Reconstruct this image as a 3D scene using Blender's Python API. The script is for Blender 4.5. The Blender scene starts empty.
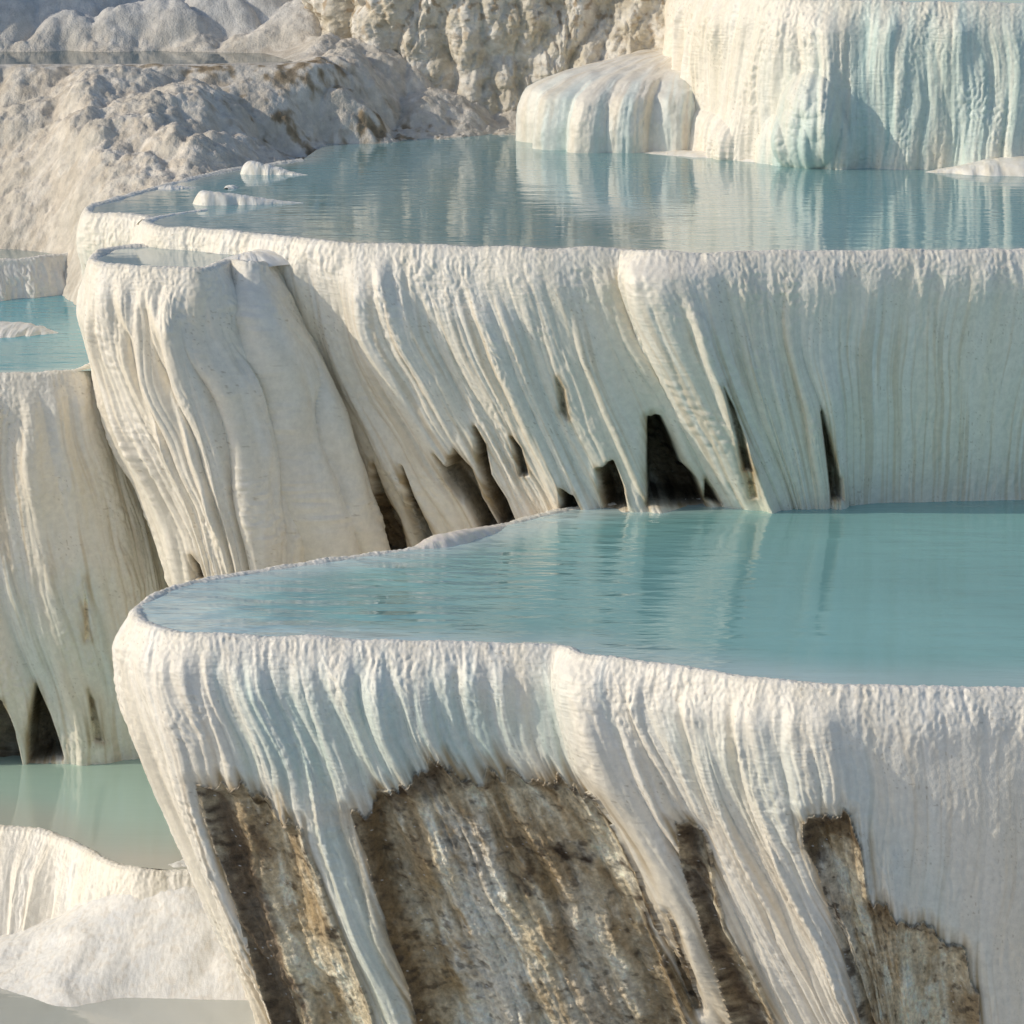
import bpy, math
import numpy as np
R = math.radians
C = bpy.context.scene.collection
rng = np.random.RandomState(7)

# ------------------------------------------------------------------ camera maths
CAMZ, PITCH, FOV = 11.2, R(13.0), R(18.0)
F = 512 / math.tan(FOV / 2)
sp, cp = math.sin(PITCH), math.cos(PITCH)

def at(px, py, z):
    """point on the level z that lies on the line of sight of a pixel"""
    cx, cy = (px - 512) / F, -(py - 512) / F
    d = np.array([cx, cp + cy * sp, -sp + cy * cp])
    t = (z - CAMZ) / d[2]
    return d * t + np.array([0, 0, CAMZ])

def proj(P):
    X, Y, Z = P[..., 0], P[..., 1], P[..., 2] - CAMZ
    dep = Y * cp - Z * sp
    up = Y * sp + Z * cp
    return 512 + F * X / dep, 512 - F * up / dep

# ------------------------------------------------------------------ noise
_perm = rng.permutation(512).astype(np.int32)
_ang = rng.rand(512) * 2 * np.pi
_gx, _gy = np.cos(_ang).astype(np.float32), np.sin(_ang).astype(np.float32)

def _h(i, j, seed):
    return _perm[(_perm[(i + seed * 37) & 511] + j * 3 + (j >> 8)) & 511]

def pn(x, y, seed=0):
    x, y = np.broadcast_arrays(np.asarray(x, np.float32), np.asarray(y, np.float32))
    i = np.floor(x).astype(np.int32); j = np.floor(y).astype(np.int32)
    fx = x - i; fy = y - j
    u = fx * fx * fx * (fx * (fx * 6 - 15) + 10); v = fy * fy * fy * (fy * (fy * 6 - 15) + 10)
    def g(a, b):
        h = _h(i + a, j + b, seed)
        return _gx[h] * (fx - a) + _gy[h] * (fy - b)
    a = g(0, 0); b = g(1, 0); c = g(0, 1); d = g(1, 1)
    return ((a + u * (b - a)) * (1 - v) + (c + u * (d - c)) * v) * 1.5

def fbm(x, y, o=4, seed=0, gain=.5):
    r = 0; a = 1
    for k in range(o):
        r = r + a * pn(x * 2**k + 17.3 * k, y * 2**k + 5.1 * k, seed + k); a *= gain
    return r

def billow(x, y, seed=0):
    return np.abs(pn(x, y, seed)) * 1.6

def worley(x, y, seed=0, jit=.9):
    x, y = np.broadcast_arrays(np.asarray(x, np.float32), np.asarray(y, np.float32))
    i = np.floor(x).astype(np.int32); j = np.floor(y).astype(np.int32)
    best = np.full(x.shape, 9., np.float32)
    for a in (-1, 0, 1):
        for b in (-1, 0, 1):
            h = _h(i + a, j + b, seed)
            ox = .5 + jit * (_perm[h] / 511. - .5); oy = .5 + jit * (_perm[(h + 91) & 511] / 511. - .5)
            d = (x - i - a - ox)**2 + (y - j - b - oy)**2
            best = np.minimum(best, d)
    return np.sqrt(best)

def columns(x, seed=0, jit=.36, p=.55):
    """rounded flutes side by side with sharp creases between them; also a random number for each flute"""
    x = np.asarray(x, np.float32); i = np.floor(x).astype(np.int32)
    r = lambda k: _perm[(k * 7 + seed * 53) & 511] / 511. - .5
    b0 = i + jit * 2 * r(i); lo = x < b0
    c = np.where(lo, i - 1, i); a0 = c + jit * 2 * r(c); a1 = c + 1 + jit * 2 * r(c + 1)
    up = x >= a1; c = np.where(up, c + 1, c); a0 = c + jit * 2 * r(c); a1 = c + 1 + jit * 2 * r(c + 1)
    t = np.clip((x - a0) / np.maximum(a1 - a0, .05), 0, 1)
    return (4 * t * (1 - t))**p * np.clip((a1 - a0), .3, 1.4), r(c + 200) + .5

def sstep(a, b, x):
    t = np.clip((x - a) / (b - a), 0, 1); return t * t * (3 - 2 * t)

def lerp(a, b, t):
    a = np.asarray(a, np.float32); b = np.asarray(b, np.float32)
    return a + (b - a) * t[..., None]

def poly_sd(px, py, poly):
    """signed distance in the polygon's own units, positive inside"""
    P = np.array(poly, float); Q = np.roll(P, -1, 0)
    out = np.full(px.shape, -60., np.float32)
    m = (px > P[:, 0].min() - 50) & (px < P[:, 0].max() + 50) & (py > P[:, 1].min() - 50) & (py < P[:, 1].max() + 50)
    x, y = px[m], py[m]
    if x.size == 0: return out
    ins = np.zeros(x.shape, bool); dist = np.full(x.shape, 1e9)
    for (ax, ay), (bx, by) in zip(P, Q):
        c = ((ay > y) != (by > y))
        with np.errstate(divide='ignore', invalid='ignore'):
            xi = (bx - ax) * (y - ay) / (by - ay + 1e-12) + ax
        ins ^= c & (x < xi)
        L2 = (bx - ax)**2 + (by - ay)**2 + 1e-9
        t = np.clip(((x - ax) * (bx - ax) + (y - ay) * (by - ay)) / L2, 0, 1)
        dist = np.minimum(dist, (x - ax - t * (bx - ax))**2 + (y - ay - t * (by - ay))**2)
    out[m] = np.where(ins, 1, -1) * np.sqrt(dist)
    return out

# ------------------------------------------------------------------ objects
def tag(o, label=None, cat=None, group=None, kind=None):
    if label: o['label'] = label
    if cat: o['category'] = cat
    if group: o['group'] = group
    if kind: o['kind'] = kind
    return o

def empty(name, loc, label, cat, group=None):
    o = bpy.data.objects.new(name, None); C.objects.link(o); o.location = loc
    return tag(o, label, cat, group)

def build(name, V, faces, mat, parent=None, col=None, origin=None):
    """faces: (n,4) int array; only the vertices in use are kept"""
    used, inv = np.unique(faces, return_inverse=True)
    f = inv.reshape(faces.shape).astype(np.int32); v = V[used].astype(np.float32)
    if parent is not None: off = np.array(parent.location, np.float32)
    elif origin is not None: off = np.array(origin, np.float32)
    else: off = np.zeros(3, np.float32)
    me = bpy.data.meshes.new(name); n = len(f); k = f.shape[1]
    me.vertices.add(len(v)); me.vertices.foreach_set('co', (v - off).ravel())
    me.loops.add(n * k); me.loops.foreach_set('vertex_index', f.ravel())
    me.polygons.add(n)
    me.polygons.foreach_set('loop_start', np.arange(0, n * k, k, dtype=np.int32))
    me.polygons.foreach_set('use_smooth', np.ones(n, bool))
    if col is not None:
        a = me.attributes.new('col', 'FLOAT_COLOR', 'POINT')
        c = np.ones((len(v), 4), np.float32); c[:, :3] = col[used]; a.data.foreach_set('color', c.ravel())
    me.update(calc_edges=True)
    me.materials.append(mat)
    o = bpy.data.objects.new(name, me); C.objects.link(o)
    if parent is not None: o.parent = parent
    else: o.location = off
    return o

def quads(nv, nu):
    i = np.arange(nv - 1)[:, None] * nu + np.arange(nu - 1)[None, :]
    return np.stack([i, i + 1, i + nu + 1, i + nu], -1)      # (nv-1, nu-1, 4)

# ------------------------------------------------------------------ materials
def new_mat(name):
    m = bpy.data.materials.new(name); m.use_nodes = True
    nt = m.node_tree; b = nt.nodes['Principled BSDF']
    return m, nt, b

def noise_node(nt, vec, scale, detail=4, rough=.55):
    n = nt.nodes.new('ShaderNodeTexNoise'); n.inputs['Scale'].default_value = scale
    n.inputs['Detail'].default_value = detail; n.inputs['Roughness'].default_value = rough
    nt.links.new(vec, n.inputs['Vector']); return n.outputs['Fac']

def mrange(nt, src, a, b, c, d):
    n = nt.nodes.new('ShaderNodeMapRange'); nt.links.new(src, n.inputs[0])
    for k, x in enumerate((a, b, c, d)): n.inputs[k + 1].default_value = x
    return n.outputs[0]

def stone(name, lo, hi, s1, s2, rough, bump, spec=.4, dist=.02):
    """stone whose colour comes from the deposits stored on the mesh, with grain and bump of its own"""
    m, nt, b = new_mat(name)
    at_ = nt.nodes.new('ShaderNodeAttribute'); at_.attribute_name = 'col'
    geo = nt.nodes.new('ShaderNodeNewGeometry')
    n1 = noise_node(nt, geo.outputs['Position'], s1, 6, .65)
    n2 = noise_node(nt, geo.outputs['Position'], s2, 3, .6)
    v = mrange(nt, n1, .3, .7, lo, hi)
    mx = nt.nodes.new('ShaderNodeMix'); mx.data_type = 'RGBA'; mx.blend_type = 'MULTIPLY'; mx.inputs[0].default_value = 1
    nt.links.new(at_.outputs['Color'], mx.inputs[6]); nt.links.new(v, mx.inputs[7])
    nt.links.new(mx.outputs[2], b.inputs['Base Color'])
    ad = nt.nodes.new('ShaderNodeMath'); ad.operation = 'ADD'
    nt.links.new(n1, ad.inputs[0]); nt.links.new(n2, ad.inputs[1])
    bp = nt.nodes.new('ShaderNodeBump'); bp.inputs['Strength'].default_value = bump; bp.inputs['Distance'].default_value = dist
    nt.links.new(ad.outputs[0], bp.inputs['Height']); nt.links.new(bp.outputs[0], b.inputs['Normal'])
    r = mrange(nt, n2, .35, .65, rough - .12, rough + .12)
    nt.links.new(r, b.inputs['Roughness']); b.inputs['Specular IOR Level'].default_value = spec
    return m

M_WHITE = stone('white_travertine', .90, 1.07, 9, 55, .42, .40, spec=.5)
M_RIM = stone('crusted_rim', .84, 1.10, 22, 80, .5, .5)
M_ROCK = stone('stained_rock', .66, 1.28, 12, 40, .55, .6, dist=.04)
M_HILL = stone('rough_limestone', .78, 1.14, 5, 26, .75, .65, spec=.2, dist=.04)

def water(name, tint, wave=.5, scale=2.2, rough=.02, gust=0):
    m, nt, b = new_mat(name)
    at_ = nt.nodes.new('ShaderNodeAttribute'); at_.attribute_name = 'col'
    geo = nt.nodes.new('ShaderNodeNewGeometry')
    nt.links.new(at_.outputs['Color'], b.inputs['Base Color'])
    b.inputs['Roughness'].default_value = rough; b.inputs['IOR'].default_value = 1.62
    mp = nt.nodes.new('ShaderNodeMapping'); mp.inputs['Scale'].default_value = (.35, 1.2, 1); mp.inputs['Rotation'].default_value = (0, 0, R(5))
    nt.links.new(geo.outputs['Position'], mp.inputs['Vector'])
    n1 = noise_node(nt, mp.outputs[0], scale, 3, .5)
    big = mrange(nt, noise_node(nt, geo.outputs['Position'], .35, 2, .5), .35, .6, .3, 1.0)
    if gust:                                        # wind ripples run up into the narrow left end of the pool
        sx = nt.nodes.new('ShaderNodeSeparateXYZ'); nt.links.new(geo.outputs['Position'], sx.inputs[0])
        gx_ = mrange(nt, sx.outputs[0], -4.0, 2.0, gust, .8)
        m2 = nt.nodes.new('ShaderNodeMath'); m2.operation = 'MULTIPLY'; nt.links.new(gx_, m2.inputs[0]); nt.links.new(big, m2.inputs[1]); big = m2.outputs[0]
    mu = nt.nodes.new('ShaderNodeMath'); mu.operation = 'MULTIPLY'
    nt.links.new(n1, mu.inputs[0]); nt.links.new(big, mu.inputs[1])
    bp = nt.nodes.new('ShaderNodeBump'); bp.inputs['Strength'].default_value = wave; bp.inputs['Distance'].default_value = .04
    nt.links.new(mu.outputs[0], bp.inputs['Height']); nt.links.new(bp.outputs[0], b.inputs['Normal'])
    return m

# ------------------------------------------------------------------ outlines
def outline(ctrl, z):
    """control points (px, py, ix, iy) on level z, or ('d', px, dist, ix, iy)"""
    P = []
    for c in ctrl:
        if c[0] == 'd':
            _, px, D, ix, iy = c; P.append(((px - 512) / F * D * 1.03, D, ix, iy))
        else:
            px, py, ix, iy = c; w = at(px, py, z); P.append((w[0], w[1], ix, iy))
    return np.array(P, float)

def spline(P, n_per=60):
    d = np.maximum(np.hypot(*(np.diff(P[:, :2], axis=0).T)), 1e-4); t = np.concatenate([[0], np.cumsum(d)])
    m = np.zeros_like(P); sl = np.diff(P, axis=0) / d[:, None]
    m[0], m[-1] = sl[0], sl[-1]
    m[1:-1] = (sl[:-1] * d[1:, None] + sl[1:] * d[:-1, None]) / (d[1:] + d[:-1])[:, None]
    out = []
    for i in range(len(d)):
        u = np.linspace(0, 1, n_per, endpoint=False)[:, None]; h = d[i]
        out.append((2*u**3-3*u**2+1) * P[i] + (u**3-2*u**2+u) * h * m[i] + (-2*u**3+3*u**2) * P[i+1] + (u**3-u**2) * h * m[i+1])
    out.append(P[-1:]); return np.concatenate(out)

def resample(S, z, nu):
    """even steps inside the frame, longer steps beyond it"""
    seg = np.hypot(*(np.diff(S[:, :2], axis=0).T))
    px, _ = proj(np.column_stack([S[:, 0], S[:, 1], np.full(len(S), z)]))
    pm = (px[:-1] + px[1:]) / 2
    w = seg * np.where((pm > -40) & (pm < 1070), 1, .12)
    cw = np.concatenate([[0], np.cumsum(w)]); q = np.linspace(0, cw[-1], nu)
    arc = np.concatenate([[0], np.cumsum(seg)])
    return np.column_stack([np.interp(q, cw, S[:, k]) for k in range(S.shape[1])]), np.interp(q, cw, arc)

CREAM = np.array([.845, .775, .645]); PURE = np.array([.895, .86, .79]); TAN = np.array([.62, .49, .325])
AQUA = np.array([.46, .66, .64]); GREY = np.array([.62, .60, .55])

def terrace(root_name, label, ctrl, z, H, nu, nv, seed=0, bulge=.14, shoulder=.18, amp=1., lump=0., holes=(), lobes=(), bumps=(),
            aqua=(), tan=.25, white=.5, rim_grain=1., smooth_n=9, cap=None, lean0=.5, group='travertine terraces', cat='travertine terrace', fine=1., aqua_all=0., paints=(), calm=(), comb=1., cols=.06, colw=.36):
    S = spline(outline(ctrl, z)); P, s = resample(S, z, nu)
    T = np.gradient(P[:, :2], axis=0); N = np.column_stack([T[:, 1], -T[:, 0]])
    k = np.ones(smooth_n) / smooth_n
    for c in (0, 1): N[:, c] = np.convolve(np.pad(N[:, c], smooth_n // 2, 'edge'), k, 'valid')[:nu]
    N /= np.linalg.norm(N, axis=1)[:, None] + 1e-9
    # rim profile then the wall
    ri = np.linspace(0, 1, 22)
    rim_o = np.interp(ri, [0, .15, .35, .55, .75, 1], [-.34, -.20, -.10, -.03, .015, .05])
    rim_z = np.interp(ri, [0, .15, .35, .55, .75, 1], [-.30, -.07, .012, .03, .022, -.01])
    wd = .02 + (H - .02) * (np.linspace(0, 1, nv)**1.12)
    out = np.concatenate([rim_o, .05 + bulge * (1 - np.exp(-wd / shoulder))])
    dz = np.concatenate([rim_z, -.01 - wd]); dd = np.concatenate([np.zeros(22), wd])
    lean = np.maximum(dd - lean0 * (1 - np.exp(-dd / max(lean0, .01))), 0)
    nr = 22 + nv
    s2 = np.broadcast_to(s[None, :], (nr, nu)); d2 = np.broadcast_to(dd[:, None], (nr, nu))
    wv = 1 + 0 * s2
    fade = sstep(.02, .55, d2); fade2 = sstep(.0, .2, d2)
    warp = .22 * pn(s2 * .55 + 3, d2 * .33, seed) * sstep(0, 1.5, d2) + .05 * pn(s2 * 2.1, d2 * .9, seed + 1) * fade
    a = s2 + warp
    Lb = billow(a / 1.15 + 9, d2 * .10, seed + 2); Mb = billow(a / .42, d2 * .17 + 4, seed + 3)
    Sb = billow(a / .15, d2 * .42, seed + 4); Fb = billow(a / .06, d2 * 1.1, seed + 5)
    patch = sstep(-.25, .35, pn(s2 / 1.7 + 2, d2 / 2.2, seed + 6))      # some stretches of the curtain are smoother
    rough_ = .35 + .65 * patch
    mixm = sstep(-.3, .3, pn(s2 / .9 + 7, d2 * .3, seed + 14))
    Mb = Mb * mixm + (1 - mixm) * billow(a / .70 + 3, d2 * .13, seed + 15) * 1.15
    clus = (.42 + .58 * sstep(-.05, .55, pn(a / .8 + 1, d2 * .28, seed + 16))) * sstep(.1, .8, d2) * comb       # sharp little flutes come in bundles
    c1, q1 = columns(a / colw + .35 * pn(s2 * .9, d2 * .5, seed + 43), seed); c2, q2 = columns(a / (colw * .37) + .5 * pn(s2 * 2, d2 * .7, seed + 44), seed + 5)
    cg = cols * (c1 * (.35 + .9 * q1) * sstep(.05 + .9 * q1**2, .7 + 1.6 * q1**2, d2) + .24 * c2 * (.2 + q2) * sstep(.02 + .5 * q2, .3 + 1.2 * q2, d2))
    bead = billow(s2 / .10 + .3 * pn(s2 * 3, d2 * 3, 2), d2 / .16, seed + 17) * sstep(-.2, .5, pn(s2 / .7, d2 / 1.1, seed + 18))
    disp = amp * (fade * (.17 * Lb + .15 * Mb * rough_) + fade2 * (.052 * Sb * rough_ * clus + .014 * Fb * fine * clus + .022 * bead * fine + .007 * billow(s2 / .28, d2 / .055 + .6 * pn(s2 * 2, d2 * 2, 6), seed + 46) * fine * rough_)) + cg
    if calm:
        V0 = np.stack([P[None, :, 0] + N[None, :, 0] * (out[:, None] + .1) + P[None, :, 2] * lean[:, None], P[None, :, 1] + N[None, :, 1] * (out[:, None] + .1) + P[None, :, 3] * lean[:, None], np.broadcast_to((z + dz)[:, None], (nr, nu))], -1)
        cx_, cy_ = proj(V0); kq = np.zeros((nr, nu))
        for (poly, soft, k_) in calm: kq = np.maximum(kq, k_ * sstep(-soft, soft, poly_sd(cx_, cy_, poly) + soft * .5 * pn(s2 / .8, d2 / 1.2, seed + 19)))
        disp = disp * (1 - kq * (N[:, 1] < .35)[None])
    disp += fine * .007 * pn(s2 / .05, d2 / .07, seed + 7) * (.5 + .7 * (1 - sstep(.1, .9, d2))) + fine * (.016 * pn(s2 / .085 + .8 * pn(s2 * 3, d2 * 3, 4), d2 / .8, seed + 8) + .012 * pn(s2 / .19, d2 / .22, seed + 45)) * (.5 + .5 * (1 - sstep(.1, .9, d2))) * (.3 + 1.2 * sstep(-.3, .5, pn(s2 / .9, d2 / .5, seed + 13)))
    if lump:
        wl = worley(s2 / .62 + .25 * pn(s2, d2, 3), d2 / .85, seed + 9)
        disp += lump * (.9 - wl) * sstep(0, .3, d2) + lump * .35 * (.8 - worley(s2 / .25, d2 / .3, seed + 10))
    crest = (d2 == 0)
    for (px0, rise, fall, A, g0, g1) in lobes:     # a fold: it swells out steeply on one side and dies away along the other
        pxr, _ = proj(np.column_stack([P[:, 0], P[:, 1], np.full(nu, z)]))
        front = np.where(N[:, 1] < .3)[0]; i0 = front[np.argmin(np.abs(pxr[front] - px0))]
        q = s2 - s[i0] + .06 * pn(d2 * 1.3, s2 * 0 + seed)
        f = sstep(0, rise, q) * (1 - sstep(rise, rise + fall, q))
        disp += A * f * sstep(g0, g1, d2 + .02)
    V = np.zeros((nr, nu, 3))
    o2 = out[:, None] + disp
    V[..., 0] = P[None, :, 0] + N[None, :, 0] * o2 + P[None, :, 2] * lean[:, None]
    V[..., 1] = P[None, :, 1] + N[None, :, 1] * o2 + P[None, :, 3] * lean[:, None]
    V[..., 2] = z + dz[:, None]
    rz = rim_grain * (.034 * pn(s2 / .6, out[:, None] * 2 + 0 * s2, seed + 11) + .010 * pn(s2 / .09, out[:, None] / .09 + 0 * s2, seed + 12) + .010 * pn(s2 / .04, out[:, None] / .04 + 0 * s2, seed + 13))
    V[..., 2] += rz * (1 - sstep(.0, .25, d2))
    px, py = proj(V)
    facing = np.broadcast_to((N[:, 1] < .35)[None, :], px.shape)
    for (bx, by, rx, ry, A) in bumps:
        r2 = ((px - bx) / rx)**2 + ((py - by) / ry)**2
        V[..., :2] += (N[None] * (A * np.maximum(1 - r2, 0)**.7 * facing)[..., None])
    # ---- deposits: cream ground, whiter and tan streaks that follow the flow, aqua where the film of water is thick
    st1 = fbm(a / .35, d2 * .10, 3, seed + 20); st2 = fbm(a / .09, d2 * .22, 3, seed + 21)
    big = pn(s2 / 2.3, d2 / 1.6, seed + 22)
    col = lerp(np.broadcast_to(CREAM, px.shape + (3,)), PURE, np.clip(white + .5 * st1 + .3 * big, 0, 1))
    tm = tan * np.clip(sstep(.05, .75, st2 + .45 * st1 + .3 * big) * (.25 + .75 * sstep(.2, 1.8, d2)), 0, 1)
    col = lerp(col, TAN, tm)
    spot = sstep(.52, .68, pn(s2 / .035, d2 / .05, seed + 23)) * sstep(.1, .4, pn(s2 / .5, d2 / .5, seed + 24))
    col = lerp(col, TAN * .6, .5 * spot * (tan > .1))
    if aqua_all: col = lerp(col, AQUA, np.clip(aqua_all * (.6 + .8 * st1), 0, 1))
    for (poly, soft, k_) in aqua:
        w = sstep(-soft, soft, poly_sd(px, py, poly) + soft * .8 * st1)
        col = lerp(col, AQUA, np.clip(k_ * w * (.8 + .35 * st2 + .3 * st1), 0, .95))
    hid = np.zeros((nr, nu), np.int32)
    for h, (poly, depth, edge, rag, tone) in enumerate(holes):
        sd = poly_sd(px, py, poly)
        top = np.clip((poly_sd(px, py + 3, poly) - sd) / 3, 0, 1)       # drips hang from the upper edge only
        sd = sd + rag * (.22 + .78 * top) * (1.5 * (billow(s2 / .30, d2 * .5, seed + 30) - .4) + .9 * (billow(s2 / .13, d2 * .6, seed + 31) - .4) + .12 * pn(s2 / .04, d2 * 1.5, seed + 32))
        sd = np.where(facing, sd, -60)
        inside = sd > 0
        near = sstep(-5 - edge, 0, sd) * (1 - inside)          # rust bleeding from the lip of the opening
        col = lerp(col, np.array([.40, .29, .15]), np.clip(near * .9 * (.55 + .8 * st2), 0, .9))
        rough = .11 * fbm(s2 / .6, d2 / .55, 5, seed + 33, .55) + .05 * (.5 - worley(s2 / .22, d2 / .17, seed + 34)**2) + .02 * pn(s2 / .05, d2 / .05, seed + 35)
        depthv = sstep(-2.5, edge, sd) * (depth + np.where(inside, rough * min(1, depth * 2.5), 0))
        depthv = depthv + .07 * near * facing * (edge > 5)
        V[..., :2] -= N[None] * depthv[..., None]
        hid[inside] = h + 1
        v1 = fbm(a / .24, d2 * 1.1, 4, seed + 36, .6); v2 = fbm(s2 / .16, d2 / .16, 4, seed + 37, .6); v3 = fbm(a / .55 + 5, d2 * .55, 4, seed + 38)
        v4 = fbm(s2 / .05, d2 / .07, 3, seed + 40)
        rc = lerp(np.broadcast_to(np.array([.30, .225, .135]), px.shape + (3,)), np.array([.52, .455, .33]), np.clip(.55 + .9 * v3 + .5 * v1, 0, 1))
        rc = lerp(rc, np.array([.60, .565, .47]), np.clip(sstep(.15, .8, v1 + .5 * v3) * .7, 0, 1))
        rc = lerp(rc, np.array([.27, .19, .095]), np.clip(sstep(.2, .8, pn(s2 / .45 + 7, d2 / .9, seed + 39) + .3 * v2) * .7, 0, 1))
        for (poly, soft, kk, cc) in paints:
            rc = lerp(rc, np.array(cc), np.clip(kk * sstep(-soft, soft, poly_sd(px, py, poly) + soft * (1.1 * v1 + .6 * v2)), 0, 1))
        rc = lerp(rc, np.array([.05, .035, .022]), np.clip(sstep(.45, .9, v2 - .4 * v3) * .6 + (1 - sstep(1, 14, sd)) * (.25 + 1.0 * np.clip(v2 + .25 * v1 + .1, 0, 1)) * (edge > 5), 0, .9))  # dark blotches; shade under the lip also painted into the colour near the edge
        rc = rc * (1 + .20 * v4)[..., None].clip(.6, 1.4)
        rc = lerp(rc, np.array([.85, .84, .8]), (pn(s2 / .028, d2 / .028, seed + 41) > .78) * .8 * (edge > 5))  # water glints put into the colour as tiny white specks
        rc = np.clip(rc * tone * 1.5, 0, .85)
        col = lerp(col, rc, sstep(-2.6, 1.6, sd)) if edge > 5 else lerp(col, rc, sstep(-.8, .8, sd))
    Vf = V.reshape(-1, 3); cf = col.reshape(-1, 3)
    Q = quads(nr, nu)
    fh = np.minimum(np.minimum(hid[:-1, :-1], hid[1:, :-1]), np.minimum(hid[:-1, 1:], hid[1:, 1:]))
    mid = nu // 2
    root = empty(root_name, (float(P[:, 0].mean()), float(P[:, 1].mean()), z - H), label, cat, group)
    wallmask = (fh == 0); wallmask[:22] = False
    build('rim', Vf, Q[:22].reshape(-1, 4), M_RIM, root, cf)
    build('fluted_wall', Vf, Q[wallmask], M_WHITE, root, cf)
    for h in range(len(holes)):
        mk = fh == h + 1
        if mk.sum() > 6:
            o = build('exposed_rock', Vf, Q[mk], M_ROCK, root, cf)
    return root, P, N, s

def pool(name, label, loop, z, mat, deep, shallow, centre=None, width=.12, kind='structure'):
    """a level sheet of water inside a closed outline (n,2); rings let the colour change with depth towards the shore"""
    L = np.asarray(loop, float)
    if centre is None: centre = L.mean(0)
    ts = np.array([1, .985, .97, .95, .92, .88, .82, .74, .62, .45, .2])
    V = np.concatenate([np.column_stack([centre + (L - centre) * t, np.full(len(L), z)]) for t in ts])
    w = 1 - sstep(0, width, 1 - ts)
    n = len(L); i = np.arange(n); j = (i + 1) % n; Fs = []
    for r in range(len(ts) - 1): Fs.append(np.stack([r * n + i, r * n + j, (r + 1) * n + j, (r + 1) * n + i], -1))
    V = np.concatenate([V, [[centre[0], centre[1], z]]]); c = len(V) - 1
    b = (len(ts) - 1) * n
    Fs.append(np.stack([b + i, b + j, np.full(n, c), np.full(n, c)], -1)[:, :3].repeat(1, 0) if False else np.stack([b + i, b + j, np.full(n, c)], -1))
    W = np.concatenate([np.repeat(w, n), [w[-1]]])
    vn = pn(V[:, 0] * .35, V[:, 1] * .35, 5)
    W = np.clip(W * (1 + .5 * vn), 0, 1)
    col = lerp(np.broadcast_to(np.array(deep), (len(V), 3)), np.array(shallow), W) * (1 + .10 * vn[:, None])
    q = np.concatenate(Fs[:-1]); tri = Fs[-1]
    org = (float(centre[0]), float(centre[1]), z)
    # quads and the middle fan joined in one mesh
    me = bpy.data.meshes.new(name)
    me.from_pydata([tuple(x) for x in (V - np.array(org))], [], [tuple(map(int, f)) for f in q] + [tuple(map(int, f)) for f in tri])
    a = me.attributes.new('col', 'FLOAT_COLOR', 'POINT'); cc = np.ones((len(V), 4), np.float32); cc[:, :3] = col; a.data.foreach_set('color', cc.ravel())
    me.materials.append(mat); o = bpy.data.objects.new(name, me); o.location = org; C.objects.link(o)
    if o.data.polygons[0].normal.z < 0: me.flip_normals()
    return tag(o, label, 'pool water', None, kind)

def loop_px(pts, z, n=14):
    P = np.array([at(x, y, z)[:2] for x, y in pts]); P4 = np.column_stack([P, P])
    P4 = np.concatenate([P4, P4[:1]]); return spline(P4, n)[:-1, :2]

# ================================================================== levels
Z1, Z2, Z3, ZL, ZL2, ZS, ZLOW, ZBOT, ZPOND = 0.0, 4.1, 7.05, 2.0, 2.62, 3.8, -4.6, -5.95, 5.6

# ------------------------------------------------------------------ foreground terrace
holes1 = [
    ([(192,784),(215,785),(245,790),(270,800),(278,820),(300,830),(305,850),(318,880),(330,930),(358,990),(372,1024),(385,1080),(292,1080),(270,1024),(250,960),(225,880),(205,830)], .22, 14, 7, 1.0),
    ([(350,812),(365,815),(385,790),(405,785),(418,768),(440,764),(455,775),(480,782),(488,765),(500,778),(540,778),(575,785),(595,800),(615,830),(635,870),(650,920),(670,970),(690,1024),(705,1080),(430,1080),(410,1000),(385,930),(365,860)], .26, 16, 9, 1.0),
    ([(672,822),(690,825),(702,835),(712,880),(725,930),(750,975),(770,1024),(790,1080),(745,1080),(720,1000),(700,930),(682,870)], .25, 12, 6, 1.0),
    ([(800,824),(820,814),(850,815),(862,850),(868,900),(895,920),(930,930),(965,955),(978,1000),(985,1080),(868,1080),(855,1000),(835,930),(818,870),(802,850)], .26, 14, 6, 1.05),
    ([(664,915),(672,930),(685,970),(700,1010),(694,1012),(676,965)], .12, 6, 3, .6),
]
c1 = [(760,497,0,.1),(660,502,0,.1),(575,508,.1,.0),(500,525,.2,-.1),(430,545,.3,-.2),(350,557,.3,-.25),(250,572,.32,-.25),(185,584,.33,-.2),(149,598,.36,-.1),
      (134,611,.37,.0),(143,624,.37,.08),(180,633,.32,.12),(250,637,.33,.15),(350,641,.36,.16),(450,644,.42,.18),(530,646,.48,.2),(558,647,.52,.22),
      (580,655,.54,.22),(640,663,.54,.22),(710,673,.50,.24),(770,682,.40,.26),(830,687,.25,.28),(900,689,.12,.30),(1024,690,.04,.32),(1150,689,0,.3),
      (1350,680,-.1,.3),(1500,640,-.3,.1),(1500,560,-.3,-.1),(1350,505,-.2,-.2)]
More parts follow.
